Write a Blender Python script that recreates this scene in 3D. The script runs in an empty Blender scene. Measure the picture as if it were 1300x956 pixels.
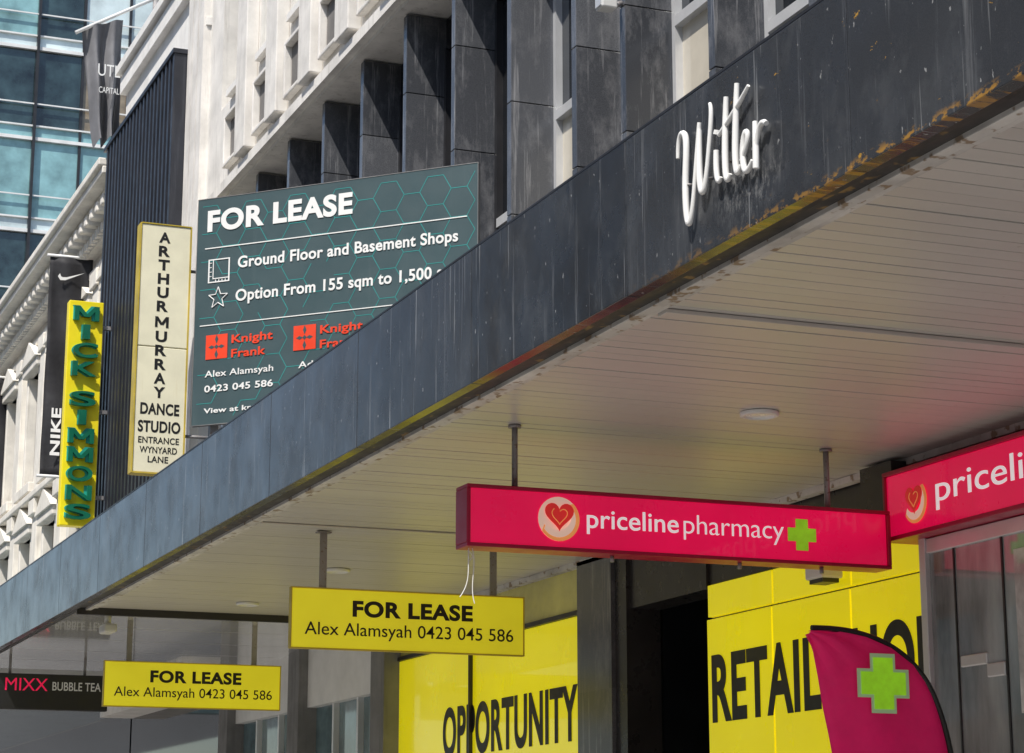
import bpy, bmesh, math, random
from mathutils import Vector, Matrix
random.seed(7)
S=bpy.context.scene
try:
    S.view_settings.view_transform='Standard'; S.view_settings.look='None'; S.view_settings.exposure=0
except Exception: pass

# ------------------------------------------------------------------ materials
def nt(name):
    m=bpy.data.materials.new(name); m.use_nodes=True
    t=m.node_tree; b=t.nodes['Principled BSDF']
    return m,t,b
def N(t,typ,**k):
    n=t.nodes.new(typ)
    for a,v in k.items():
        if a in n.inputs: n.inputs[a].default_value=v
        else: setattr(n,a,v)
    return n
def L(t,a,b): t.links.new(a,b)
def coords(t,sc=(1,1,1),loc=(0,0,0)):
    c=N(t,'ShaderNodeTexCoord'); mp=N(t,'ShaderNodeMapping')
    mp.inputs['Scale'].default_value=sc; mp.inputs['Location'].default_value=loc
    L(t,c.outputs['Object'],mp.inputs['Vector']); return mp.outputs['Vector']
def noise(t,vec,scale,detail=5,rough=.6):
    n=N(t,'ShaderNodeTexNoise'); n.inputs['Scale'].default_value=scale
    n.inputs['Detail'].default_value=detail; n.inputs['Roughness'].default_value=rough
    L(t,vec,n.inputs['Vector']); return n.outputs['Fac']
def ramp(t,fac,a,b,ca=0,cb=1):
    r=N(t,'ShaderNodeMapRange'); r.inputs['From Min'].default_value=a; r.inputs['From Max'].default_value=b
    r.inputs['To Min'].default_value=ca; r.inputs['To Max'].default_value=cb
    L(t,fac,r.inputs['Value']); return r.outputs['Result']
def mix(t,fac,a,b,mode='MIX'):
    m=N(t,'ShaderNodeMix',data_type='RGBA',blend_type=mode)
    def s(sock,v):
        if hasattr(v,'links') or hasattr(v,'is_output'): L(t,v,sock)
        elif isinstance(v,(int,float)): sock.default_value=v
        else: sock.default_value=(*v,1) if len(v)==3 else v
    s(m.inputs[0],fac); s(m.inputs[6],a); s(m.inputs[7],b); return m.outputs[2]
def math_(t,op,a,b=None,c=None):
    m=N(t,'ShaderNodeMath',operation=op)
    for i,v in enumerate((a,b,c)):
        if v is None: continue
        if isinstance(v,(int,float)): m.inputs[i].default_value=v
        else: L(t,v,m.inputs[i])
    return m.outputs[0]
def sep(t):
    c=N(t,'ShaderNodeTexCoord'); s=N(t,'ShaderNodeSeparateXYZ'); L(t,c.outputs['Object'],s.inputs[0]); return s.outputs
def mat(name,base,rough=.6,metal=0,var=.15,scale=2.5,bump=0,bscale=60,streak=None,coat=0,emis=0,spec=.5,stretch=(1,1,1),spots=None):
    m,t,b=nt(name)
    v=coords(t,stretch)
    n=noise(t,v,scale,6)
    lo=tuple(max(0,c*(1-var*1.6)) for c in base); hi=tuple(min(1,c*(1+var)) for c in base)
    col=mix(t,ramp(t,n,.3,.7),lo,hi)
    if streak:
        sv=coords(t,(9,9,.5)); sn=noise(t,sv,1.6,6,.65)
        col=mix(t,ramp(t,sn,streak[1],streak[1]+.2,0,streak[2]),col,streak[0])
    if spots:
        pn=noise(t,coords(t),spots[1],3,.5)
        col=mix(t,ramp(t,pn,spots[2],spots[2]+.06,0,spots[3]),col,spots[0])
    L(t,col,b.inputs['Base Color'])
    rn=noise(t,v,scale*3,4)
    L(t,ramp(t,rn,.3,.7,max(0.02,rough*.8),min(1,rough*1.2)),b.inputs['Roughness'])
    b.inputs['Metallic'].default_value=metal
    b.inputs['Specular IOR Level'].default_value=spec
    b.inputs['Coat Weight'].default_value=coat
    if emis:
        L(t,col,b.inputs['Emission Color']); b.inputs['Emission Strength'].default_value=emis
    if bump:
        bn=N(t,'ShaderNodeBump'); bn.inputs['Strength'].default_value=bump; bn.inputs['Distance'].default_value=.01
        L(t,noise(t,coords(t),bscale,5),bn.inputs['Height']); L(t,bn.outputs[0],b.inputs['Normal'])
    return m

M={}
M['white_conc']=mat('pale_concrete',(.80,.77,.72),.85,var=.12,bump=.4,streak=((.36,.33,.29),.54,.55))
M['white_conc2']=mat('white_render',(.86,.84,.80),.85,var=.08,bump=.2,streak=((.45,.43,.4),.58,.5))
M['grey_conc']=mat('grey_concrete',(.22,.22,.22),.85,bump=.3,streak=((.1,.1,.1),.5,.5))
M['slotgrey']=mat('recess_shade_grey',(.2,.19,.18),.85)  # shadow of the notches painted as a darker grey
M['stone']=mat('cream_stone',(.86,.82,.74),.85,var=.12,bump=.3,streak=((.44,.40,.34),.56,.6))
M['black_metal']=mat('black_ribbed_metal',(.022,.024,.032),.45,var=.2,streak=((.07,.075,.09),.55,.6))
M['dark_metal']=mat('dark_metal',(.025,.025,.028),.4,var=.2)
M['bulkhead']=mat('bulkhead_panel',(.030,.029,.03),.3,var=.2,streak=((.09,.09,.09),.6,.4))
M['rod']=mat('rod_metal',(.30,.29,.29),.5,.2,var=.25,spots=((.15,.08,.04),40,.6,.6))
M['alu']=mat('aluminium_frame',(.74,.75,.76),.35,.4,var=.08)
M['whiteframe']=mat('white_frame',(.78,.78,.76),.5,var=.08)
M['dkglass']=mat('dark_glass',(.010,.012,.015),.05,var=.3,spec=.7)
M['blueglass']=mat('sky_glass',(.14,.22,.25),.06,var=.3,spec=.9)
M['blind']=mat('cream_blind_behind_glass',(.62,.57,.47),.5,var=.08,coat=.8)
M['glassdoor']=mat('door_glass_painted_reflection',(.36,.405,.40),.05,var=.6,scale=.9,coat=1.0,spec=1.0,stretch=(1,2.2,.5))  # uneven base colour stands in for streaky reflections in the panes
M['poster']=mat('interior_poster',(.62,.62,.60),.4,var=.35,scale=5,coat=.8)
M['yellow']=mat('yellow_film_glow',(.97,.84,.006),.30,var=.05,scale=1.0,coat=.35,emis=.38,streak=((.80,.68,.02),.62,.4))  # unlit film; emission added to keep it bright in the shade
M['yellow2']=mat('yellow_sign_glow',(.97,.86,.03),.4,var=.05,streak=((.72,.62,.06),.6,.35),emis=.26)  # panels are no lamps; glow added so they look bright under the awning
M['olive']=mat('transom_painted_reflection',(.66,.62,.16),.08,var=.25,scale=1.5,coat=.8)  # olive colour paints in the soffit mirrored in this glass
M['black']=mat('black_vinyl',(.012,.012,.012),.45,var=.1)
M['white']=mat('white_vinyl',(.82,.82,.8),.45,var=.03)
M['pink']=mat('crimson_lightbox',(.80,.003,.078),.3,var=.09,scale=1.3,coat=.4,emis=.5,streak=((.60,.003,.055),.55,.5))
M['pinkframe']=mat('crimson_frame',(.42,.004,.045),.35,var=.1)
M['whitelit']=mat('white_lit_letter',(.85,.8,.82),.4,var=.03,emis=.5)
M['redheart']=mat('heart_red',(.75,.03,.03),.4,var=.15,emis=.35)
M['orange']=mat('swirl_orange',(.85,.33,.10),.4,var=.15,emis=.4)
M['palepink']=mat('halo_peach',(.88,.62,.50),.4,var=.06,emis=.35)
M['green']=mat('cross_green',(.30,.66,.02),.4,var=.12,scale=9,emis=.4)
M['mint']=mat('pale_green_halo',(.5,.7,.4),.5,var=.05,emis=.1)  # printed halo on the flag, with a little glow added
M['cream']=mat('cream_sign',(.88,.84,.62),.5,var=.06,streak=((.62,.52,.25),.6,.4))
M['gold']=mat('aged_yellow_edge',(.6,.45,.05),.5,var=.2)
M['msyellow']=mat('bright_yellow_sign',(.94,.77,.01),.45,var=.06,streak=((.65,.47,.02),.6,.4))
M['msgreen']=mat('green_letter',(.0,.13,.07),.4,var=.2)
M['msteal']=mat('teal_letter_edge',(.02,.36,.28),.4,var=.2)
M['board']=mat('billboard_face',(.052,.088,.097),.45,var=.08,scale=1.5,streak=((.085,.12,.128),.6,.5))
M['teal']=mat('teal_hex_line',(.03,.27,.26),.5,var=.1)
M['redlogo']=mat('red_logo',(.80,.06,.02),.45,var=.05)
M['banner']=mat('black_fabric_banner',(.02,.02,.024),.75,var=.2)
M['flag']=mat('grey_fabric_flag',(.18,.18,.19),.8,var=.15)
M['letters']=mat('white_painted_letters',(.88,.88,.86),.5,var=.06)
M['cam']=mat('white_plastic',(.65,.65,.63),.5,var=.08)
M['lightglass']=mat('downlight_lens',(.85,.85,.82),.25,var=.05)
M['road']=mat('granite_street_paving',(.28,.265,.25),.85,var=.18,scale=.8,bump=.5,bscale=90)
M['ground']=mat('ground_paving',(.16,.155,.15),.9,var=.2,scale=.3)
M['paint']=mat('road_paint',(.7,.7,.68),.7,var=.1)
M['kerb']=mat('kerb_stone',(.35,.34,.32),.85,var=.15,bump=.3)
M['mirror_soffit']=mat('polished_soffit_panel',(.84,.84,.83),.14,.25,var=.08,spec=1.0,coat=.6)
M['brick']=mat('tan_brick',(.38,.28,.2),.85,var=.15,bump=.3)
M['roof']=mat('awning_roof_sheet',(.2,.2,.2),.7,var=.2)

# footpath pavers
m,t,b=nt('footpath_pavers'); v=coords(t)
br=N(t,'ShaderNodeTexBrick'); L(t,v,br.inputs['Vector']); br.inputs['Scale'].default_value=1.6
br.inputs['Color1'].default_value=(.43,.41,.38,1); br.inputs['Color2'].default_value=(.37,.35,.33,1)
br.inputs['Mortar'].default_value=(.15,.15,.15,1); br.inputs['Mortar Size'].default_value=.01
L(t,mix(t,ramp(t,noise(t,v,2,6),.3,.7,0,.3),br.outputs['Color'],(.24,.23,.22)),b.inputs['Base Color']); b.inputs['Roughness'].default_value=.85
M['pavers']=m

# dark granite fascia with stains
m,t,b=nt('stained_dark_granite'); v=coords(t); s=sep(t)
speck=ramp(t,noise(t,v,220,3),.35,.65)
col=mix(t,speck,(.013,.015,.019),(.034,.037,.044))
slab=N(t,'ShaderNodeTexWhiteNoise',noise_dimensions='1D'); L(t,math_(t,'FLOOR',math_(t,'DIVIDE',math_(t,'SUBTRACT',s['Y'],.70),1.75)),slab.inputs['W'])
col=mix(t,ramp(t,slab.outputs['Value'],0,1,0,.5),col,(.058,.062,.070))
col=mix(t,ramp(t,noise(t,v,1.1,6),.45,.75,0,.5),col,(.075,.08,.088))
cl=ramp(t,noise(t,coords(t,(1,1.6,1.2),(0,3,1)),2.2,8,.72),.5,.72,0,.4); col=mix(t,cl,col,(.12,.125,.13))
st=ramp(t,noise(t,coords(t,(1,13,.55)),1.5,7,.7),.58,.74,0,.6); col=mix(t,st,col,(.22,.225,.235))
st2=ramp(t,noise(t,coords(t,(1,30,.9),(0,5,2)),1.0,4,.6),.64,.72,0,.55); col=mix(t,st2,col,(.42,.43,.44))
ch=ramp(t,noise(t,coords(t,(1,1,.6)),34,3,.5),.70,.735,0,.7); col=mix(t,ch,col,(.42,.42,.42))
# light cement residue below the lettering
dy=math_(t,'MULTIPLY',math_(t,'SUBTRACT',s['Y'],6.66),2.9); dz=math_(t,'MULTIPLY',math_(t,'SUBTRACT',s['Z'],3.96),6.5)
r=math_(t,'SQRT',math_(t,'ADD',math_(t,'MULTIPLY',dy,dy),math_(t,'MULTIPLY',dz,dz)))
sm=math_(t,'MULTIPLY',ramp(t,r,.2,.95,1,0),ramp(t,noise(t,coords(t,(1,3,1.4)),9,8,.78),.48,.66)); col=mix(t,math_(t,'MULTIPLY',sm,.6),col,(.45,.45,.44))
# rust/yellow remnants
low=ramp(t,s['Z'],3.812,3.838,1,0)
near=ramp(t,s['Y'],5.8,7.8,1,0)
ru=math_(t,'MULTIPLY',math_(t,'MULTIPLY',low,near),ramp(t,noise(t,coords(t,(1,6,12)),3,6,.65),.51,.58)); col=mix(t,math_(t,'MULTIPLY',ru,.85),col,(.42,.22,.04))
near2=ramp(t,s['Y'],6.5,6.9,1,0)
ru2=math_(t,'MULTIPLY',near2,ramp(t,noise(t,coords(t,(1,2.4,6),(0,1.3,.4)),2.6,7,.72),.66,.672)); col=mix(t,math_(t,'MULTIPLY',ru2,.9),col,(.5,.28,.04))
L(t,col,b.inputs['Base Color']); L(t,ramp(t,noise(t,v,3,6),.3,.7,.13,.32),b.inputs['Roughness'])
bn=N(t,'ShaderNodeBump'); bn.inputs['Strength'].default_value=.10; bn.inputs['Distance'].default_value=.01; L(t,noise(t,v,5,5),bn.inputs['Height']); L(t,bn.outputs[0],b.inputs['Normal'])
M['granite']=m

# fin granite (grey)
m,t,b=nt('grey_granite_slabs'); v=coords(t); s=sep(t)
col=mix(t,ramp(t,noise(t,v,160,3),.35,.65),(.075,.08,.09),(.15,.155,.168))
wn=N(t,'ShaderNodeTexWhiteNoise',noise_dimensions='2D'); cb=N(t,'ShaderNodeCombineXYZ')
L(t,math_(t,'FLOOR',math_(t,'DIVIDE',s['Z'],.95)),cb.inputs[0]); L(t,math_(t,'FLOOR',math_(t,'MULTIPLY',s['Y'],1.5)),cb.inputs[1]); L(t,cb.outputs[0],wn.inputs['Vector'])
col=mix(t,ramp(t,wn.outputs['Value'],0,1,0,.85),col,(.035,.038,.045))
col=mix(t,ramp(t,noise(t,coords(t,(3,3,1.5)),1.6,7,.75),.50,.74,0,.6),col,(.25,.25,.26))
col=mix(t,ramp(t,noise(t,coords(t,(14,14,.6)),1.6,6,.7),.56,.72,0,.65),col,(.40,.40,.41))
L(t,col,b.inputs['Base Color']); b.inputs['Roughness'].default_value=.2
M['fin']=m
M['darkgranite']=mat('black_granite_panel',(.018,.019,.022),.2,var=.3,scale=40)

# soffit boards
m,t,b=nt('weathered_white_soffit_boards'); v=coords(t); s=sep(t)
wn=N(t,'ShaderNodeTexWhiteNoise',noise_dimensions='1D'); L(t,math_(t,'FLOOR',math_(t,'DIVIDE',math_(t,'ADD',s['Y'],4.51),.11)),wn.inputs['W'])
col=mix(t,wn.outputs['Value'],(.61,.585,.55),(.73,.705,.665))
col=mix(t,ramp(t,noise(t,coords(t,(.5,9,1)),1.2,7,.7),.46,.76,0,.5),col,(.43,.405,.375))
col=mix(t,ramp(t,noise(t,v,.8,5),.46,.72,0,.5),col,(.47,.445,.415))
col=mix(t,ramp(t,noise(t,v,.45,4),.35,.6,0,.35),(.54,.52,.49),col)
col=mix(t,ramp(t,noise(t,coords(t,(1,1,1),(4,2,0)),26,3),.735,.76,0,.5),col,(.22,.17,.12))
L(t,col,b.inputs['Base Color']); b.inputs['Roughness'].default_value=.36
M['boards']=m
M['trim']=mat('weathered_trim',(.60,.585,.56),.6,var=.25,spots=((.2,.12,.05),14,.58,.8))
M['rusty']=mat('rusty_steel_angle',(.03,.028,.028),.6,var=.3,spots=((.33,.2,.05),9,.62,.6))

# ------------------------------------------------------------------ helpers
COL=S.collection
def link(o): COL.objects.link(o); return o
def group(name,loc=(0,0,0)):
    e=bpy.data.objects.new(name,None); e.location=loc; e.empty_display_size=.2; return link(e)
def setpar(o,p):
    if p: o.parent=p; o.matrix_parent_inverse=Matrix.Translation(-Vector(p.location))
def boxes(name,bl,mats,parent=None,bevel=0):
    """bl: list of (x0,x1,y0,y1,z0,z1[,matindex])"""
    if not isinstance(mats,(list,tuple)): mats=[mats]
    vs=[];fs=[];mi=[]
    for bb in bl:
        x0,x1,y0,y1,z0,z1=bb[:6]; k=len(vs)
        vs+=[(x0,y0,z0),(x1,y0,z0),(x1,y1,z0),(x0,y1,z0),(x0,y0,z1),(x1,y0,z1),(x1,y1,z1),(x0,y1,z1)]
        fs+=[(k,k+3,k+2,k+1),(k+4,k+5,k+6,k+7),(k,k+1,k+5,k+4),(k+1,k+2,k+6,k+5),(k+2,k+3,k+7,k+6),(k+3,k,k+4,k+7)]
        mi+=[bb[6] if len(bb)>6 else 0]*6
    me=bpy.data.meshes.new(name); me.from_pydata(vs,[],fs)
    for mm in mats: me.materials.append(M[mm])
    for p,i in zip(me.polygons,mi): p.material_index=i
    o=link(bpy.data.objects.new(name,me)); setpar(o,parent)
    if bevel:
        bv=o.modifiers.new('bevel','BEVEL'); bv.width=bevel; bv.segments=2; bv.limit_method='ANGLE'
    return o
def mesh(name,vs,fs,m,parent=None,smooth=False):
    me=bpy.data.meshes.new(name); me.from_pydata([tuple(v) for v in vs],[],fs); me.materials.append(M[m])
    if smooth:
        for p in me.polygons: p.use_smooth=True
    o=link(bpy.data.objects.new(name,me)); setpar(o,parent); return o
def poly(name,pts,org,u,v,m,parent,depth=.006):
    org=Vector(org);u=Vector(u);v=Vector(v);n=u.cross(v).normalized()
    k=len(pts); bot=[org+u*a+v*b_ for a,b_ in pts]; top=[p+n*depth for p in bot]
    fs=[tuple(range(k,2*k))]+[(i,(i+1)%k,k+(i+1)%k,k+i) for i in range(k)]
    return mesh(name,bot+top,fs,m,parent)
def cyl(name,p0,p1,r,m,parent=None,seg=14,r1=None):
    p0=Vector(p0);p1=Vector(p1);d=(p1-p0).normalized(); a=d.orthogonal().normalized(); b_=d.cross(a)
    r1=r if r1 is None else r1; vs=[]
    for p,rr in((p0,r),(p1,r1)):
        for i in range(seg):
            an=2*math.pi*i/seg; vs.append(p+(a*math.cos(an)+b_*math.sin(an))*rr)
    fs=[(i,(i+1)%seg,seg+(i+1)%seg,seg+i) for i in range(seg)]+[tuple(range(seg))[::-1],tuple(range(seg,2*seg))]
    o=mesh(name,vs,fs,m,parent)
    for p in o.data.polygons:
        if len(p.vertices)==4: p.use_smooth=True
    return o
def wire(name,pts,r,m,parent=None,cyclic=False):
    c=bpy.data.curves.new(name,'CURVE'); c.dimensions='3D'; c.bevel_depth=r; c.bevel_resolution=2; c.use_fill_caps=True
    if isinstance(pts[0][0],(int,float)): pts=[pts]
    for pl in pts:
        sp=c.splines.new('NURBS'); sp.points.add(len(pl)-1)
        for q,p in zip(sp.points,pl):
            q.co=(*p[:3],1)
            if len(p)>3: q.radius=p[3]
        sp.order_u=min(4,len(pl)); sp.use_endpoint_u=True; sp.use_cyclic_u=cyclic
    c.materials.append(M[m]); o=link(bpy.data.objects.new(name,c)); setpar(o,parent); return o
def rawtext(name,body,off,ext):
    c=bpy.data.curves.new(name,'FONT'); c.body=body; c.size=1; c.offset=off; c.extrude=ext; c.space_character=1.0+off*2
    return link(bpy.data.objects.new(name,c))
_h=rawtext('tmp','H',0,0); bpy.context.view_layer.update(); HC=_h.dimensions.y; bpy.data.objects.remove(_h)
def text(name,body,org,u,v,width,cap,m,parent,off=0.0,depth=.003):
    o=rawtext(name,body,off,.5); bpy.context.view_layer.update()
    bb=[Vector(c) for c in o.bound_box]; x0=min(c.x for c in bb); x1=max(c.x for c in bb)
    u=Vector(u).normalized();v=Vector(v).normalized();n=u.cross(v)
    sy=cap/(HC+2*off); sx=width/(x1-x0) if width else sy
    org=Vector(org)-u*(x0*sx)+n*(depth*.5)
    mt=Matrix(((u.x*sx,v.x*sy,n.x*depth,org.x),(u.y*sx,v.y*sy,n.y*depth,org.y),(u.z*sx,v.z*sy,n.z*depth,org.z),(0,0,0,1)))
    dg=bpy.context.evaluated_depsgraph_get(); me=bpy.data.meshes.new_from_object(o.evaluated_get(dg))
    bpy.data.objects.remove(o); me.transform(mt); me.materials.clear(); me.materials.append(M[m])
    o=link(bpy.data.objects.new(name,me)); setpar(o,parent); return o
# block capital M drawn as bars (its outline needs heavy strokes)
def barletter(name,org,w,h,t_,m,parent,depth=.003):
    for k,(p,q) in enumerate([((0,0),(0,1)),((0,1),(.5,.25)),((.5,.25),(1,1)),((1,1),(1,0))]):
        a=Vector((min(max(p[0]*w,t_/2),w-t_/2),p[1]*h)); b_=Vector((min(max(q[0]*w,t_/2),w-t_/2),q[1]*h))
        tt=t_/2 if abs(a.x-b_.x)<1e-6 else t_*.62
        poly(name,[(a.x-tt,a.y),(b_.x-tt,b_.y),(b_.x+tt,b_.y),(a.x+tt,a.y)],org,(1,0,0),(0,0,1),m,parent,depth+k*.0006)
XP=(1,0,0);ZP=(0,0,1);YM=(0,-1,0)

# ------------------------------------------------------------------ ground, road
boxes('ground',[(-300,300,-300,300,-.2,-.004)],'ground')
boxes('road',[(-9,3.0,-120,75,-.1,0.0)],'road')
boxes('road_marking',[(-3.07,-2.93,y,y+2.5,.0,.004) for y in range(-60,70,6)],'paint')
boxes('kerb',[(3.0,3.18,-120,72,-.05,.13),(-9.18,-9.0,-120,72,-.05,.13)],'kerb',bevel=.02)
boxes('footpath',[(3.18,6.6,-120,72,-.05,.126)],'pavers')
boxes('footpath',[(-13,-9.18,-120,72,-.05,.126)],'pavers')

# ------------------------------------------------------------------ main commercial building
mb=group('commercial_building',(12,12,0))
boxes('body',[(6.80,18,-6,25.6,3.8,24)],'grey_conc',mb)
fins=[-4.0,-2.7,-1.4,-.1,1.2,2.5,3.85,5.2,6.6,8.0,9.4,10.75,12.07,13.45,14.33,15.65,16.97,18.27,19.57,20.87,22.17,23.47,24.77]
fb=[]
for y in fins:
    z=4.42
    while z<9.3:
        z2=min(9.32,(math.floor(z/.95+1e-4)+1)*.95)
        fb.append((6.23,6.66,y,y+.09,z+.004,z2-.004)); z=z2
boxes('granite_fins',fb,'fin',mb,.003)
boxes('fin_core',[(6.25,6.70,y+.02,y+.07,4.4,9.32) for y in fins],'dark_metal',mb)
gl=[];fr=[];bl=[];pn=[]
for i,y in enumerate(fins):
    a=y+.09; b2=fins[i+1] if i+1<len(fins) else 25.6
    isb = abs(y-12.07)<.01 or abs(y-14.33)<.01 or abs(y-8)<.01
    tz=7.0 if i%2 else 7.55
    lt=(gl if not isb else bl)
    gl.append((6.66,6.72,a,b2,tz,9.0))
    lt.append((6.66,6.72,a,b2,5.6,tz-.08))
    pn.append((6.64,6.74,a,b2,4.4,5.52)); pn.append((6.62,6.74,a,b2,9.0,9.32))
    fr+=[(6.60,6.70,a,a+.05,5.52,9.0),(6.60,6.70,b2-.05,b2,5.52,9.0),(6.598,6.70,a+.05,b2-.05,tz-.08,tz),(6.596,6.72,a+.05,b2-.05,5.52,5.6)]
boxes('window_glass',gl,'dkglass',mb); boxes('blinds',bl,'blind',mb); boxes('window_frames',[f for f in fr if f[2]<16.5],'alu',mb); boxes('window_frames_dark',[f for f in fr if f[2]>=16.5],'dark_metal',mb); boxes('granite_panels',pn,'darkgranite',mb)
# upper concrete storey
ub=[(6.15,6.80,-6,25.6,9.34,10.55),(6.07,6.15,-6,25.6,9.38,9.50)]
rb=[];slot=[];uw=[];uf=[]
for i,y in enumerate(fins[:-1]):
    y2=fins[i+1]; c=y+.05
    rb.append((6.0,6.15,c-.22,c+.22,9.56,24))
    slot+=[(6.142,6.15,c+.36,y2-.31,9.72,10.25)]
    ub.append((6.15,6.80,c-.30,c+.30,10.55,24))
    uw.append((6.45,6.5,c+.30,y2-.25,10.55,24)); uf+=[(6.38,6.45,c+.30,c+.36,10.55,24),(6.38,6.45,c+.36,y2-.25,12.4,12.5),(6.08,6.45,c+.31,y2-.26,10.56,10.64)]
    rb+=[(6.06,6.15,c+.30,c+.35,9.66,10.31),(6.06,6.15,y2-.30,y2-.25,9.66,10.31),(6.06,6.15,c+.35,y2-.30,10.26,10.31),(6.06,6.15,c+.35,y2-.30,9.66,9.71)]
ub.append((6.15,6.80,25.0,25.6,10.55,24))
boxes('concrete_spandrel',ub,'white_conc',mb); boxes('concrete_ribs',rb,'white_conc',mb,bevel=.012)
boxes('recessed_panels',slot,'slotgrey',mb); boxes('upper_glass',uw,'blueglass',mb); boxes('upper_frames',uf,'white_conc2',mb)
g=group('wall_floodlight',(6.2,13.5,7.6)); boxes('housing',[(6.05,6.17,13.44,13.56,7.56,7.66)],'cam',g,.01); boxes('lens',[(6.04,6.05,13.455,13.545,7.575,7.645)],'alu',g); cyl('bracket',(6.17,13.5,7.6),(6.23,13.5,7.63),.02,'rod',g)

# shopfront level of main building
sf=group('shopfront',(7,12,2))
boxes('bulkhead',[(6.68,6.9,10.55,13.2,3.43,3.83),(6.66,6.9,13.2,14.6,3.40,3.83),(6.5,6.9,10.56,10.9,3.47,3.82),(6.7,6.9,-6,10.55,3.75,3.83)],'bulkhead',sf)
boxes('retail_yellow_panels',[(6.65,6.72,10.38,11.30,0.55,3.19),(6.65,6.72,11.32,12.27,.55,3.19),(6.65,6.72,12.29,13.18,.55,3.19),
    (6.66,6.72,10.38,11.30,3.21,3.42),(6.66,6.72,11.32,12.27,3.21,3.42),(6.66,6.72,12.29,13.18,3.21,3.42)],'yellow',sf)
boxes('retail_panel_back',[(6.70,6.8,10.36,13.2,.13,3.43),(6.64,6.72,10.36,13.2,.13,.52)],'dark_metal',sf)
boxes('granite_pier',[(6.60,6.9,14.62,15.24,.13,2.0),(6.60,6.9,14.62,15.24,2.008,3.83)],'fin',sf)
boxes('pier_return',[(6.63,6.9,14.42,14.61,.13,3.83)],'bulkhead',sf)
boxes('recess_wall',[(8.2,8.3,13.2,14.42,.13,3.8),(6.92,8.2,14.42,14.5,.13,3.8)],'dkglass',sf)
boxes('recess_door_frame',[(8.12,8.2,13.25,13.31,.13,2.6),(8.12,8.2,13.78,13.84,.13,2.6),(8.12,8.2,14.3,14.36,.13,2.6),(8.1,8.2,13.25,14.36,2.6,2.68)],'dark_metal',sf)
boxes('recess_side',[(6.82,8.2,13.1,13.19,.13,3.8)],'dark_metal',sf)
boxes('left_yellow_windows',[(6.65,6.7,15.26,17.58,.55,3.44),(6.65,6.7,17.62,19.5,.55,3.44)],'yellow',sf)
boxes('left_transom',[(6.66,6.7,15.26,17.58,3.49,3.82),(6.66,6.7,17.62,19.5,3.49,3.82)],'olive',sf)
boxes('left_window_frames',[(6.62,6.75,17.585,17.615,.13,3.82),(6.62,6.75,15.245,15.265,.13,3.82),(6.63,6.75,15.27,17.57,3.445,3.48),(6.63,6.75,17.63,19.5,3.445,3.48),(6.60,6.75,15.27,19.5,.13,.5)],'dark_metal',sf)
boxes('far_pilasters',[(6.5,6.9,19.5,19.9,.13,3.8),(6.5,6.9,22.3,22.7,.13,3.8),(6.5,6.9,25.2,25.6,.13,3.8)],'grey_conc',sf)
boxes('far_windows',[(6.7,6.75,19.9,22.3,.6,3.2),(6.7,6.75,22.7,25.2,.6,3.2)],'blueglass',sf)
boxes('far_fascia',[(6.6,6.75,19.9,22.3,3.2,3.8),(6.6,6.75,22.7,25.2,3.2,3.8),(6.6,6.75,19.9,22.3,.13,.6),(6.6,6.75,22.7,25.2,.13,.6)],'whiteframe',sf)
boxes('far_mullions',[(6.64,6.7,y,y+.05,.6,3.2) for y in (20.7,21.5,23.5,24.4)]+[(6.638,6.7,19.9,22.3,2.5,2.56)],'alu',sf)
boxes('interior_wall',[(9,9.1,-6,13.1,.13,3.8)],'grey_conc',sf)
text('retail_lettering','RETAIL SHOPS',(6.648,13.12,2.53),YM,ZP,2.95,.44,'black',sf,.03)
text('opportunity_lettering','OPPORTUNITY',(6.648,18.3,2.53),YM,ZP,2.95,.42,'black',sf,.03)
# pharmacy glass entry
gd=group('glass_shop_entry',(6.6,9,1.5))
boxes('glass_panes',[(6.56,6.575,9.05,10.30,.15,3.34),(6.56,6.575,7.7,9.0,.15,3.34),(6.56,6.575,5.0,7.65,.15,3.34)],'glassdoor',gd)
boxes('entry_frames',[(6.53,6.61,10.30,10.36,.13,3.36),(6.55,6.60,9.01,9.04,.13,3.36),(6.55,6.60,7.66,7.69,.13,3.36),(6.53,6.6,5.0,10.3,.13,.2),(6.54,6.6,9.04,10.3,3.26,3.34)],'alu',gd,.004)
boxes('patch_fittings',[(6.545,6.59,9.78,10.02,2.62,2.68),(6.545,6.59,9.62,9.78,2.55,2.62),(6.545,6.59,9.05,9.18,2.2,2.5)],'alu',gd,.006)
boxes('door_edge_strips',[(6.552,6.56,9.60,9.615,.2,3.26),(6.552,6.56,10.05,10.062,.2,3.26)],'dark_metal',gd)
boxes('window_poster',[(6.553,6.56,9.20,9.50,2.35,3.18)],'poster',gd)
g=group('alarm_box',(6.6,12,3.3)); boxes('case',[(6.5,6.65,11.38,11.58,3.26,3.35)],'cam',g,.012); boxes('lens',[(6.52,6.63,11.40,11.56,3.235,3.26)],'dark_metal',g)

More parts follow.
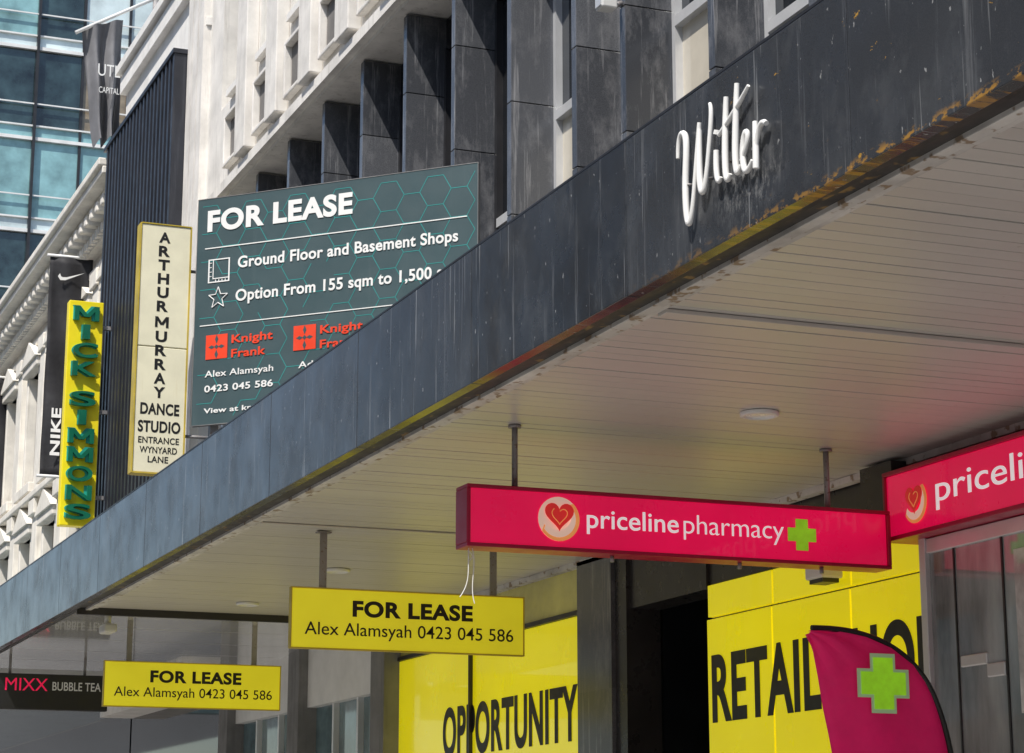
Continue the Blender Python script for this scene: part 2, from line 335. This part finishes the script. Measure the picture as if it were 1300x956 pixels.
# ------------------------------------------------------------------ awning
aw=group('street_awning',(5,10,4))
fb=[]; ys=[.70+1.75*k for k in range(-3,16)]
for a,b2 in zip(ys[:-1],ys[1:]): fb.append((3.56,3.62,a+.003,b2-.003,3.80,4.445))
boxes('granite_fascia',fb,'granite',aw,.003)
boxes('fascia_backing',[(3.59,3.66,-4.5,26.9,3.81,4.42)],'rusty',aw)
boxes('fascia_capping',[(3.56,3.68,-4.5,26.9,4.447,4.458)],'dark_metal',aw)
boxes('steel_angle',[(3.66,3.75,-4.5,19.7,3.835,3.90)],'rusty',aw)
boxes('edge_trim',[(3.75,3.80,-4.5,19.7,3.815,3.90),(3.80,3.86,-4.5,19.7,3.835,3.90)],'trim',aw,.004)
pl=[]
yy=-4.51
while yy<19.65:
    dz=random.uniform(-.0018,.0018)
    pl.append((3.86,6.68,yy+.003,yy+.107,3.842+dz,3.865)); yy+=.11
boxes('soffit_boards',pl,'boards',aw,.002)
boxes('soffit_backing',[(3.68,6.75,-4.5,19.7,3.868,3.95)],'dark_metal',aw)
boxes('soffit_batten',[(3.86,6.68,7.96,8.05,3.822,3.840),(3.86,6.68,14.2,14.25,3.83,3.840)],'boards',aw,.003)
boxes('wall_trim',[(6.60,6.66,-4.5,19.7,3.80,3.840)],'trim',aw)
boxes('far_soffit_panels',[(3.68,6.62,a+.01,a+1.19,3.80,3.85) for a in (19.72,20.92,22.12,23.32,24.52)],'mirror_soffit',aw)
boxes('far_soffit_edge',[(3.68,6.62,19.66,19.71,3.78,3.86)],'dark_metal',aw)
boxes('awning_roof',[(3.66,6.23,-4.5,26.9,4.0,4.36)],'roof',aw)
for (x,y,r) in ((5.23,9.73,.10),(5.06,16.36,.10),(5.0,18.8,.10),(5.23,5.9,.1)):
    g=group('downlight',(x,y,3.83))
    seg=28; vs=[];fs=[]
    for rr,z in((r*1.0,3.838),(r*1.0,3.822),(r*.80,3.816),(r*.76,3.834)):
        for i in range(seg):
            an=2*math.pi*i/seg; vs.append((x+rr*math.cos(an),y+rr*math.sin(an),z))
    for j in range(3):
        for i in range(seg): fs.append((j*seg+i,j*seg+(i+1)%seg,(j+1)*seg+(i+1)%seg,(j+1)*seg+i))
    mesh('trim_ring',vs,fs,'whiteframe',g,True)
    cyl('lens',(x,y,3.828),(x,y,3.84),r*.78,'lightglass',g,24)
g=group('security_camera',(4.0,20.2,3.75)); cyl('mount',(4.0,19.9,3.80),(4.0,19.9,3.72),.03,'cam',g); boxes('camera_body',[(3.94,4.06,19.75,20.0,3.64,3.72)],'cam',g,.02)

# ------------------------------------------------------------------ script lettering on the fascia
sl=group('script_sign',(3.5,6.8,4.1))
strokes=[
 [(-.02,.24,.7),(-.015,.335,1),(.045,.345,1.1),(.055,.26,1.2),(.035,.12,1.2),(.04,-.02,1.2),(.06,-.08,1),(.09,-.02,.8),(.115,.10,.8),(.145,.25,.9),(.16,.33,.8)],
 [(.158,.30,.9),(.15,.16,1.2),(.155,.05,1.2),(.18,.02,1),(.21,.10,.8),(.235,.22,.8),(.262,.35,.9),(.245,.38,.6)],
 [(.288,.17,1.0),(.28,.08,1.1),(.29,.01,1),(.32,.05,.6)],[(.292,.235,1.2),(.298,.25,1.1)],
 [(.372,.36,.9),(.358,.22,1.2),(.35,.08,1.2),(.362,.0,1.1),(.39,.04,.7)],[(.455,.385,.9),(.437,.22,1.2),(.425,.08,1.2),(.44,.0,1.1),(.468,.05,.7)],
 [(.31,.225,.7),(.37,.245,1.0),(.45,.285,1.0),(.54,.345,.6)],
 [(.475,.065,.8),(.51,.10,.8),(.532,.15,.9),(.512,.18,1),(.487,.13,1.1),(.482,.04,1.1),(.51,-.01,1),(.555,.04,.7)],
 [(.58,.185,.9),(.583,.1,1.2),(.578,.0,1.1)],[(.581,.08,.8),(.60,.15,.9),(.625,.18,1.1),(.66,.15,.9)]]
wire('brush_strokes',[[(3.535,7.15-a*1.03,3.985+b_*.93,rr) for a,b_,rr in st] for st in strokes],.0112,'letters',sl)
for a,b_ in ((.04,.1),(.2,.08),(.35,.1),(.43,.15),(.56,.08)):
    cyl('stud',(3.535,7.14-a,3.985+b_),(3.56,7.14-a,3.985+b_),.006,'rod',sl,8)

# ------------------------------------------------------------------ pharmacy signs
def heart(sc,n=40):
    return [(sc*.0588*16*math.sin(t_)**3, sc*.0588*(13*math.cos(t_)-5*math.cos(2*t_)-2*math.cos(3*t_)-math.cos(4*t_))) for t_ in [-2*math.pi*i/n for i in range(n)]]
def circ(r,cx=0,cy=0,n=32,sx=1): return [(cx+sx*r*math.cos(2*math.pi*i/n),cy+r*math.sin(2*math.pi*i/n)) for i in range(n)]
def crescent(R):
    a=[(R*math.cos(t_),R*math.sin(t_)) for t_ in [math.radians(215+i*10) for i in range(20)]]
    b_=[(R*.80*math.cos(t_)-R*.06,R*.74*math.sin(t_)+R*.14) for t_ in [math.radians(215+i*10) for i in range(19,-1,-1)]]
    return a+b_
def cross(s,w): return [(-w,-s),(w,-s),(w,-w),(s,-w),(s,w),(w,w),(w,s),(-w,s),(-w,w),(-s,w),(-s,-w),(-w,-w)]
def logo(p,org,u,sc,lit=True):
    o=Vector(org); n=Vector(u).cross(Vector(ZP))
    if lit: poly('logo_halo',circ(.118*sc),o,u,ZP,'palepink',p,.002)
    poly('logo_swirl',crescent(.118*sc),o+n*.003,u,ZP,'orange',p,.003)
    poly('logo_swirl_light',[(a*.86-.004,b_*.86) for a,b_ in crescent(.115*sc)],o+n*.0065,u,ZP,'palepink',p,.002)
    poly('logo_heart',heart(.088*sc),o+n*.009+Vector((0,0,.020*sc)),u,ZP,'redheart',p,.004)
    hs=heart(.05*sc,18)
    wire('logo_heart_line',[tuple(o+n*.014+Vector(u)*a+Vector((0,0,b_+.018*sc))) for a,b_ in hs[3:]],.0024,'orange',p)
ps=group('pharmacy_sign',(5.15,10.5,3.34))
boxes('lightbox',[(3.93,6.38,10.44,10.58,3.20,3.49)],'pink',ps,.006)
boxes('frame',[(3.91,6.40,10.425,10.595,3.485,3.505),(3.91,6.40,10.425,10.595,3.183,3.203),(3.908,3.93,10.427,10.593,3.203,3.485),(6.38,6.402,10.427,10.593,3.203,3.485)],'pinkframe',ps,.004)
text('lettering_bold','priceline',(4.58,10.44,3.315),XP,ZP,.53,.10,'whitelit',ps,.006)
text('lettering','pharmacy',(5.14,10.44,3.315),XP,ZP,.60,.10,'whitelit',ps,-.008)
logo(ps,(4.42,10.437,3.35),XP,.98)
poly('green_cross',cross(.085,.036),(5.85,10.44,3.345),XP,ZP,'green',ps,.006)
for x in (4.20,6.05): cyl('rod',(x,10.5,3.5),(x,10.5,3.85),.016,'rod',ps)
for x in (4.20,6.05): cyl('rod_flange',(x,10.5,3.825),(x,10.5,3.840),.035,'rod',ps)
wire('loose_string',[[(3.95,10.50,3.20),(3.93,10.49,3.1),(3.97,10.5,3.02),(3.90,10.5,2.93)],[(3.96,10.5,3.20),(4.0,10.5,3.1),(3.95,10.51,3.0),(3.98,10.5,2.9)],[(3.95,10.5,3.12),(3.99,10.5,3.14),(3.94,10.5,3.17)]],.0026,'white',ps)
for x in (4.75,5.5,6.0): cyl('stub',(x,10.5,3.15),(x,10.5,3.185),.012,'rod',ps,8)
p2=group('pharmacy_sign',(6.5,8.5,3.55))
boxes('lightbox',[(6.44,6.62,5.2,10.52,3.37,3.71)],'pink',p2,.006)
boxes('frame',[(6.425,6.64,5.2,10.54,3.71,3.735),(6.425,6.64,5.2,10.54,3.345,3.37),(6.427,6.638,10.52,10.542,3.37,3.71)],'pinkframe',p2,.004)
logo(p2,(6.437,10.22,3.53),YM,1.0,False)
text('lettering_bold','priceline',(6.44,10.02,3.50),YM,ZP,1.15,.14,'whitelit',p2,.0)
text('lettering','pharmacy',(6.44,8.8,3.50),YM,ZP,1.3,.14,'whitelit',p2)
poly('green_cross',cross(.12,.05),(6.44,7.2,3.55),YM,ZP,'green',p2,.006)

# ------------------------------------------------------------------ yellow for lease signs
def lease(y,x0,x1,z0,z1,rx):
    g=group('for_lease_sign',((x0+x1)/2,y,(z0+z1)/2)); W=x1-x0
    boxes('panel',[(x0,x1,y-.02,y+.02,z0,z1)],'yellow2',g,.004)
    boxes('edge_frame',[(x0-.008,x1+.008,y-.026,y+.026,z1,z1+.008),(x0-.008,x1+.008,y-.026,y+.026,z0-.008,z0),(x0-.008,x0,y-.026,y+.026,z0,z1),(x1,x1+.008,y-.026,y+.026,z0,z1)],'gold',g)
    text('heading','FOR LEASE',(x0+W*.255,y-.02,z0+.225),XP,ZP,W*.52,.11,'black',g,.04)
    text('contact','Alex Alamsyah 0423 045 586',(x0+W*.055,y-.02,z0+.09),XP,ZP,W*.90,.085,'black',g,.002)
    for x in rx:
        boxes('hanger_bar',[(x-.025,x+.025,y-.006,y+.006,z1+.008,3.840)],'rod',g)
        boxes('hanger_plate',[(x-.05,x+.05,y-.03,y+.03,3.825,3.835)],'rod',g)
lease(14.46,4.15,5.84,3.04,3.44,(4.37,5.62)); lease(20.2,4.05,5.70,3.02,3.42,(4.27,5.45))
g=group('hanging_shop_sign',(4.1,24,3.4))
boxes('panel',[(3.5,4.85,23.95,24.05,3.22,3.60)],'black',g,.01)
text('lettering_pink','MIXX',(3.75,23.95,3.42),XP,ZP,.45,.13,'pink',g,.0); text('lettering_white','BUBBLE TEA',(4.25,23.95,3.43),XP,ZP,.52,.09,'white',g,.01)
for x in (3.8,4.6): cyl('rod',(x,24,3.6),(x,24,3.81),.015,'rod',g)

# ------------------------------------------------------------------ billboard
A=Vector((3.706,15.67,4.75)); B=Vector((5.33,14.03,4.75)); u=(B-A); W=u.length; u.normalize(); v=Vector(ZP); n=u.cross(v); H=1.73
bbd=group('for_lease_billboard',tuple((A+B)/2))
def P(fx,fy,d=0): return A+u*(W*fx)+v*(H*(1-fy))+n*d
def obox(name,fx0,fx1,fy0,fy1,d0,d1,m):
    pts=[(fx0*W,(1-fy1)*H),(fx1*W,(1-fy1)*H),(fx1*W,(1-fy0)*H),(fx0*W,(1-fy0)*H)]
    return poly(name,pts,A+n*d0,u,v,m,bbd,d1-d0)
obox('panel',0,1,0,1,-.03,0,'board')
obox('back',.002,.998,.002,.998,-.036,-.03,'grey_conc')
for nm,a in (('edge_top',(-.002,1.002,-.003,0)),('edge_bottom',(-.002,1.002,1,1.003)),('edge_left',(-.002,0,0,1)),('edge_right',(1,1.002,0,1))): obox(nm,*a,-.034,.003,'grey_conc')
hv=[];hf=[];R=.125;seen=set()
for i in range(-1,16):
    for j in range(-1,12):
        cx=.1+i*R*1.5; cy=.05+j*R*math.sqrt(3)+(R*math.sqrt(3)/2 if i%2 else 0)
        for k in range(6):
            a0=math.radians(60*k);a1=math.radians(60*(k+1))
            p=(cx+R*math.cos(a0),cy+R*math.sin(a0));q=(cx+R*math.cos(a1),cy+R*math.sin(a1))
            if min(p[0],q[0])<.01 or max(p[0],q[0])>W-.01 or min(p[1],q[1])<.01 or max(p[1],q[1])>H-.01: continue
            key=(round((p[0]+q[0])/2,2),round((p[1]+q[1])/2,2))
            if key in seen: continue
            seen.add(key)
            if (key[0]<W*.5 and key[1]<H*.7 and random.random()<.35): continue
            d=Vector((q[0]-p[0],q[1]-p[1])).normalized(); w_=Vector((-d.y,d.x))*.0028; c=len(hv)
            for pt,sg in((p,1),(q,1),(q,-1),(p,-1)): hv.append(A+u*(pt[0]+w_.x*sg)+v*(pt[1]+w_.y*sg)+n*.0015)
            hf.append((c,c+3,c+2,c+1))
mesh('hexagon_lines',hv,hf,'teal',bbd)
def bt(nm,body,fx,fy,fw,cap,m='white',off=.0): text(nm,body,P(fx,fy,.003),u,v,fw*W if fw else None,cap,m,bbd,off)
bt('heading','FOR LEASE',.037,.145,.53,.165,'white',.04)
obox('rule_top',.03,.965,.222,.2265,.003,.005,'white')
bt('line_1','Ground Floor and Basement Shops',.155,.325,.78,.088,'white',.022)
bt('line_2','Option From 155 sqm to 1,500 sqm',.15,.472,.80,.088,'white',.022)
obox('rule_low',.02,.965,.565,.569,.003,.005,'white')
obox('icon_frame_a',.045,.125,.275,.28,.003,.005,'white');obox('icon_frame_b',.045,.125,.375,.38,.003,.005,'white');obox('icon_frame_c',.045,.05,.28,.375,.003,.005,'white');obox('icon_frame_d',.12,.125,.28,.375,.003,.005,'white')
obox('icon_ruler',.062,.065,.28,.36,.003,.005,'white');obox('icon_ruler_low',.062,.12,.36,.364,.003,.005,'white')
for q in range(4): obox('icon_tick',.05,.058,.29+q*.02,.293+q*.02,.003,.005,'white')
for q in range(4): obox('icon_tick',.072+q*.012,.075+q*.012,.367,.375,.003,.005,'white')
star=[P(.085,.450,.005)+u*(.085*(1 if i%2==0 else .42)*math.sin(math.pi*i/5))+v*(.085*(1 if i%2==0 else .42)*math.cos(math.pi*i/5)) for i in range(11)]
for i in range(10): wire('icon_star_edge',[tuple(star[i]),tuple(star[i+1])],.004,'white',bbd)
def kf(fx,fy):
    o=P(fx,fy,.003); s_=.092
    poly('logo_square',[(-s_,-s_),(s_,-s_),(s_,s_),(-s_,s_)],o,u,v,'redlogo',bbd,.002)
    for cx,cy,w_,h_ in ((-.45,0,.30,.16),(.45,0,.30,.16),(0,.62,.16,.38),(0,-.62,.16,.38),(0,0,.2,.2)):
        poly('logo_cut',[((cx-w_)*s_,cy*s_),(cx*s_,(cy-h_)*s_),((cx+w_)*s_,cy*s_),(cx*s_,(cy+h_)*s_)],o+n*.0025,u,v,'board',bbd,.001)
kf(.085,.665); kf(.405,.665)
for fx in (.14,.46):
    bt('agency_a','Knight',fx,.655,.15,.062,'redlogo',.022); bt('agency_b','Frank',fx,.718,.125,.062,'redlogo',.022)
bt('agent_a','Alex Alamsyah',.045,.795,.25,.048,'white',.008); bt('agent_a_phone','0423 045 586',.045,.860,.25,.05,'white',.018)
bt('agent_b','Adam Jones',.385,.795,.22,.048,'white',.008); bt('agent_b_phone','0402 888 001',.385,.860,.25,.05,'white',.018)
bt('web','View at knightfrank.com.au',.045,.952,.45,.038,'white',.018)
for fx in (.06,.5,.94):
    c=P(fx,1.0,-.08); boxes('post',[(c.x-.03,c.x+.03,c.y-.03,c.y+.03,4.36,6.3)],'rod',bbd)

# ------------------------------------------------------------------ white neighbour building + black screen
nb=group('white_concrete_building',(10,28,6))
boxes('walls',[(6.15,16,25.63,30.85,3.6,13.0)],'white_conc2',nb)
boxes('ledges',[(6.05,6.15,25.63,30.85,12.7,12.95),(6.08,6.15,25.63,30.85,11.9,12.0),(5.98,16,25.60,30.88,13.0,13.12)],'white_conc2',nb)
boxes('shopfront',[(6.6,16,25.63,30.85,.13,3.6)],'dkglass',nb)
boxes('awning',[(3.7,6.6,27.0,30.8,3.75,4.1)],'whiteframe',nb,.02)
boxes('pilasters',[(6.05,6.149,y,y+.25,3.6,12.7) for y in (25.66,25.95,26.24)],'white_conc',nb)
sc=group('ribbed_cladding_screen',(6,28.7,7))
boxes('screen_panel',[(5.98,6.14,26.5,30.9,4.2,11.8)],'black_metal',sc)
boxes('screen_ribs',[(5.88,5.98,26.5+i*.22,26.5+i*.22+.09,4.2,11.8) for i in range(20)],'black_metal',sc)
boxes('screen_cap',[(5.86,6.14,26.48,30.92,11.8,11.86)],'black_metal',sc)

ds=group('dance_studio_sign',(5.5,25,7.5))
boxes('cabinet',[(5.22,5.81,24.93,25.10,6.03,7.52),(5.22,5.81,24.93,25.10,7.53,9.01)],'cream',ds,.008)
boxes('cabinet_edge',[(5.205,5.22,24.92,25.11,6.02,9.02),(5.81,5.825,24.92,25.11,6.02,9.02),(5.22,5.81,24.92,25.11,9.012,9.025),(5.22,5.81,24.92,25.11,6.015,6.028)],'gold',ds)
z=8.93-.13
for i,ch_ in enumerate('ARTHURMURRAY'):
    if i==6: z-=.03
    w_=.16 if ch_=='M' else .135
    if ch_=='M': barletter('letter_M',(5.50-w_/2,24.93,z),w_,.13,.03,'black',ds)
    else: text('letter_'+ch_,ch_,(5.50-w_/2,24.93,z),XP,ZP,w_,.13,'black',ds,.035)
    z-=.168
for body,zz,cp,w_ in(('DANCE',6.72,.135,.46),('STUDIO',6.51,.135,.50),('ENTRANCE',6.375,.075,.48),('WYNYARD',6.26,.075,.44),('LANE',6.15,.075,.24)):
    text('word_'+body,body,(5.515-w_/2,24.93,zz),XP,ZP,w_,cp,'black',ds,.03 if cp>.1 else .015)
for zz in (6.5,8.5): cyl('bracket',(5.8,25.02,zz),(6.2,25.02,zz),.02,'rod',ds,8)

ms=group('sports_store_sign',(5.5,30,7.7))
boxes('cabinet',[(5.29,5.77,29.9,30.08,6.11,9.27)],'msyellow',ms,.01)
boxes('bracket',[(5.77,5.9,29.95,30.02,zz,zz+.05) for zz in (6.5,7.7,8.9)],'rod',ms)
z=9.19-.2
for i,ch_ in enumerate('MICKSIMMONS'):
    if i==4: z-=.16
    w_=.10 if ch_=='I' else .34
    if ch_=='M':
        barletter('letter_edge_M',(5.515-w_/2,29.9,z),w_,.205,.085,'msteal',ms,.03)
        barletter('letter_M',(5.53-w_/2,29.868,z-.012),w_,.205,.06,'msgreen',ms,.04)
    else:
        text('letter_edge_'+ch_,ch_,(5.515-w_/2,29.9,z),XP,ZP,w_,.205,'msteal',ms,.04,.03)
        text('letter_'+ch_,ch_,(5.53-w_/2,29.86,z-.012),XP,ZP,w_,.205,'msgreen',ms,.015,.05)
    z-=.262

def banner(x0,x1,y,z0,z1,logo_=True):
    g=group('hanging_banner',((x0+x1)/2,y,(z0+z1)/2)); nx=10;nz=30; vs=[];fs=[]
    for j in range(nz+1):
        for i in range(nx+1):
            x=x0+(x1-x0)*i/nx; zz=z0+(z1-z0)*j/nz; vs.append((x,y+.03*math.sin(i*.9+j*.25)+.02*math.sin(j*.6),zz))
    for j in range(nz):
        for i in range(nx): c=j*(nx+1)+i; fs.append((c,c+1,c+nx+2,c+nx+1))
    o=mesh('fabric',vs,fs,'banner',g,True); so=o.modifiers.new('s','SOLIDIFY'); so.thickness=.006
    for zz in (z0-.02,z1+.02): cyl('arm',(x0-.05,y,zz),(x1+.35,y,zz),.025,'whiteframe',g,10)
    boxes('arm_bracket',[(x1+.25,x1+.35,y-.08,y+.08,zz-.1,zz+.1) for zz in (z0-.02,z1+.02)],'whiteframe',g)
    if logo_:
        sw=[(0,.0),(.04,-.06),(.12,-.055),(.42,.09),(.14,-.005),(.08,-.01),(.05,.0),(.03,.05)]
        poly('swoosh',sw,(x0+.12,y-.065,z1-.33),XP,ZP,'white',g,.004)
        text('vertical_lettering','NIKE',(x0+.27,y-.065,z0+.30),(0,0,1),(-1,0,0),.75,.15,'white',g,.03)
banner(5.68,6.35,34,7.5,11.0); banner(5.85,6.45,42,7.3,10.7,False)

# flag
fl=group('flag',(6.3,34,14)); nx=24;nz=30; vs=[];fs=[]
for j in range(nz+1):
    for i in range(nx+1):
        s_=i/nx; q=j/nz; zz=15.15-2.25*q-.25*(1-s_)*(1-q)
        wdt=.68*(1-.45*q); x=6.0+.30*q+wdt*s_
        vs.append((x,34+(.05+.16*q)*math.sin(s_*14+q*2.5)+.05*math.sin(q*9),zz+.12*math.sin(s_*3.1)*q+.05*math.sin(s_*13)*q))
for j in range(nz):
    for i in range(nx): c=j*(nx+1)+i; fs.append((c,c+nx+1,c+nx+2,c+1))
mesh('fabric',vs,fs,'flag',fl,True)
cyl('pole',(5.9,34,14.8),(7.2,34,15.6),.03,'whiteframe',fl)
cyl('pole_base',(7.2,34,11.6),(7.2,34,15.7),.05,'rod',fl)
text('lettering_a','UTL',(6.26,33.80,14.05),XP,(0,0,1),.36,.2,'white',fl); text('lettering_b','CAPITAL',(6.28,33.77,13.75),XP,(0,0,1),.33,.10,'white',fl)

# ------------------------------------------------------------------ classical building
cb_=group('classical_stone_building',(12,40,6)); y0,y1=30.95,52
ww=[];gls=[];sur=[];orn=[]
boxes('core',[(6.9,18,y0,y1,3.9,11.2)],'stone',cb_)
pitch=2.3; ny=int((y1-y0)/pitch)
rows=((4.9,7.2),(8.1,10.2))
for k in range(ny+1):
    yc=y0+k*pitch
    ww.append((6.4,6.9,max(y0,yc-.55),min(y1,yc+.55),3.9,11.2))
    sur.append((6.27,6.4,max(y0,yc-.22),yc+.22,4.4,10.6)); sur.append((6.22,6.27,max(y0,yc-.27),yc+.27,10.35,10.62)); sur.append((6.22,6.27,max(y0,yc-.27),yc+.27,4.4,4.75)); sur.append((6.20,6.27,max(y0,yc-.27),yc+.27,7.45,7.72))
    if k==ny: break
    ym=yc+pitch/2
    for (a,b2) in rows:
        gls.append((6.75,6.8,ym-.6,ym+.6,a,b2)); sur+=[(6.32,6.5,ym-.66,ym-.52,a,b2),(6.32,6.5,ym+.52,ym+.66,a,b2),(6.24,6.5,ym-.74,ym+.74,b2,b2+.16),(6.2,6.5,ym-.74,ym+.74,a-.18,a)]
        orn.append((ym,b2+.16)); sur+=[(6.26,6.4,ym-.62,ym-.5,a-.42,a-.18),(6.26,6.4,ym+.5,ym+.62,a-.42,a-.18)]
        sur+=[(6.6,6.75,ym-.03,ym+.03,a,b2),(6.6,6.75,ym-.52,ym+.52,(a+b2)/2+.3,(a+b2)/2+.36)]
    ww+=[(6.4,6.9,yc+.55,yc+pitch-.55,3.9,4.9),(6.4,6.9,yc+.55,yc+pitch-.55,7.2,8.1),(6.4,6.9,yc+.55,yc+pitch-.55,10.2,11.2)]
boxes('walls',ww,'stone',cb_); boxes('windows',gls,'dkglass',cb_); boxes('surrounds',sur,'stone',cb_,.015)
vs=[];fs=[]
for ym,zz in orn:
    c=len(vs)
    for x in (6.2,6.45): vs+=[(x,ym-.78,zz),(x,ym+.78,zz),(x,ym,zz+.38)]
    fs+=[(c,c+2,c+1),(c,c+1,c+4,c+3),(c+1,c+2,c+5,c+4),(c+2,c,c+3,c+5)]
mesh('pediments',vs,fs,'stone',cb_)
boxes('string_course',[(6.18,6.4,y0,y1,7.74,7.86),(6.22,6.4,y0,y1,4.2,4.36),(6.3,6.4,y0,y1,10.66,10.78)],'stone',cb_,.02)
boxes('cornice',[(6.22,6.9,y0,y1,11.0,11.15),(6.05,6.9,y0,y1,11.36,11.5),(5.86,6.9,y0,y1,11.5,11.62),(5.80,6.9,y0,y1,11.62,11.74),(6.25,6.9,y0,y1,11.15,11.36)],'stone',cb_,.02)
boxes('modillions',[(5.98,6.25,y0+.1+i*.42,y0+.28+i*.42,11.2,11.36) for i in range(49)],'stone',cb_,.02)
boxes('dentils',[(6.14,6.22,y0+.05+i*.21,y0+.16+i*.21,11.02,11.14) for i in range(99)],'stone',cb_)
boxes('parapet',[(6.5,6.9,y0,y1,11.74,12.1)],'stone',cb_)
boxes('ground_floor',[(6.6,18,y0,y1,.13,3.9)],'dkglass',cb_)
boxes('awning',[(3.9,6.6,y0+.2,y1,3.7,4.05)],'blueglass',cb_,.02)

# ------------------------------------------------------------------ glass tower
gt=group('glass_tower',(14,90,20))
boxes('core',[(2,30,80.3,100,0,60)],'grey_conc',gt)
M['tg_dark']=mat('tower_glass_dark',(.03,.055,.06),.05,var=.6,scale=.9,spec=.9)
M['tg_teal']=mat('tower_glass_teal',(.26,.47,.49),.08,var=.4,scale=.5,spec=.9)
M['tg_pale']=mat('tower_glass_pale',(.66,.77,.78),.12,var=.25,scale=.5,spec=.9)
M['tg_int']=mat('tower_interior_wall',(.30,.24,.16),.4,var=.4,scale=1.2,coat=.8)
pb=[];rl=[];ml=[]
for f in range(0,16):
    z0=31.8-3.6*8+3.6*f
    if z0<0: z0=0
    base={8:2,7:0,6:1,5:0,4:1,3:1}.get(f,random.choice([0,1,2]))
    for i in range(16):
        x=2+i*1.75
        k=base if random.random()<.72 else random.choice([0,1,2,0,3])
        pb.append((x+.03,x+1.72,80.1,80.25,z0+.55,z0+3.6,k)); pb.append((x+.03,x+1.72,80.08,80.25,z0+.05,z0+.5,2 if base!=0 else 1))
    rl+=[(2,30,79.95,80.1,z0-.05,z0+.08),(2,30,79.98,80.1,z0+.5,z0+.56),(2,30,79.9,79.95,z0+1.35,z0+1.40)]
for i in range(17):
    x=2+i*1.75; ml.append((x-.05,x+.05,79.85 if i%3==0 else 80.0,80.28,0,60))
boxes('glass_panels',pb,['tg_dark','tg_teal','tg_pale','tg_int'],gt); boxes('floor_rails',rl,'whiteframe',gt); boxes('mullions',ml,'dark_metal',gt)

# ------------------------------------------------------------------ feather flag
ff=group('feather_flag',(5.9,9.5,1.5))
sl_=[(6.15,.5),(6.15,1.2),(6.15,1.8),(6.12,2.15),(6.03,2.44),(5.92,2.57),(5.80,2.65),(5.66,2.70),(5.50,2.725),(5.35,2.72)]
ed=[(5.72,.5),(5.62,.9),(5.56,1.3),(5.51,1.7),(5.48,2.0),(5.45,2.2),(5.43,2.35),(5.41,2.5),(5.38,2.62),(5.345,2.70)]
vs=[];fs=[];K=12
for (a,b_),(c,d) in zip(sl_,ed):
    for i in range(K+1):
        q=i/K; x=a+(c-a)*q; zz=b_+(d-b_)*q; vs.append((x,9.5+.03*math.sin(q*7+zz*3)*q+.012*math.sin(q*17+zz*9),zz))
for j in range(len(sl_)-1):
    for i in range(K): c=j*(K+1)+i; fs.append((c,c+1,c+K+2,c+K+1))
o=mesh('fabric',vs,fs,'pinkframe',ff,True); so=o.modifiers.new('s','SOLIDIFY'); so.thickness=.004
o.data.materials[0]=mat('magenta_fabric_glow',(.80,.01,.14),.7,var=.12,emis=.12)  # unlit cloth; faint emission added to brighten it
wire('pole',[(6.16,9.5,.15)]+[(a+.012,9.5,b_+.012) for a,b_ in sl_],.015,'black',ff)
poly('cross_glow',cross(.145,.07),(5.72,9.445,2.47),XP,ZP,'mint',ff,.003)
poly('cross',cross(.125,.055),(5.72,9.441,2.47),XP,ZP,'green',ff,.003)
text('lettering','pharmacy',(5.80,9.44,1.0),ZP,(-1,0,0),1.0,.16,'white',ff,.01)
boxes('base_plate',[(5.95,6.37,9.3,9.7,.128,.15)],'dark_metal',ff,.005)

# ------------------------------------------------------------------ opposite side of the street
def office(x0,x1,ya,yb,h,wall):
    g=group('office_building',((x0+x1)/2,(ya+yb)/2,h/2))
    boxes('walls',[(x0,x1-.3,ya,yb,.13,h)],wall,g)
    gl=[];pr=[];n_=int((yb-ya)/2.5)
    for f in range(int(h/3.6)):
        z=1+f*3.6
        for i in range(n_):
            yy=ya+i*2.5
            gl.append((x1-.3,x1-.26,yy+.35,yy+2.2,z,z+2.2))
        pr.append((x1-.3,x1,ya,yb,z+2.45,z+3.35))
    for i in range(n_+1): pr.append((x1-.3,x1-.05,ya+i*2.5,min(yb,ya+i*2.5+.3),.13,h))
    boxes('windows',gl,'blueglass',g); boxes('piers_and_bands',pr,wall,g); boxes('parapet',[(x0,x1+.1,ya,yb,h,h+.5)],wall,g)
office(-28,-13,-40,-6,19,'stone'); office(-28,-13,-5.8,24,15,'white_conc'); office(-28,-13,24.2,60,22,'brick')

# ------------------------------------------------------------------ light
sd=Vector((-.45,-.39,.83)).normalized()
w=bpy.data.worlds.new("World"); S.world=w; w.use_nodes=True
bg=w.node_tree.nodes['Background']; sk=w.node_tree.nodes.new('ShaderNodeTexSky'); sk.sky_type='NISHITA'; sk.sun_disc=False
sk.sun_elevation=math.asin(sd.z); sk.sun_rotation=math.atan2(sd.x,sd.y)
w.node_tree.links.new(sk.outputs[0],bg.inputs[0]); bg.inputs[1].default_value=.15
ld=bpy.data.lights.new('sun','SUN'); ld.energy=5; ld.angle=math.radians(.5); ld.color=(1,.95,.88)
so=link(bpy.data.objects.new('sun',ld)); so.rotation_euler=(-sd).to_track_quat('-Z','Y').to_euler(); so.location=(-20,-20,50)

# ------------------------------------------------------------------ camera
cd=bpy.data.cameras.new('camera'); cd.sensor_width=36; cd.lens=77.54; cd.shift_y=-.0346; cd.clip_end=1000
co=link(bpy.data.objects.new('camera',cd)); co.location=(0,0,1.6); co.rotation_euler=(math.radians(90+13.39),0,math.radians(-21.73))
S.camera=co
print('OK',len(bpy.data.objects))
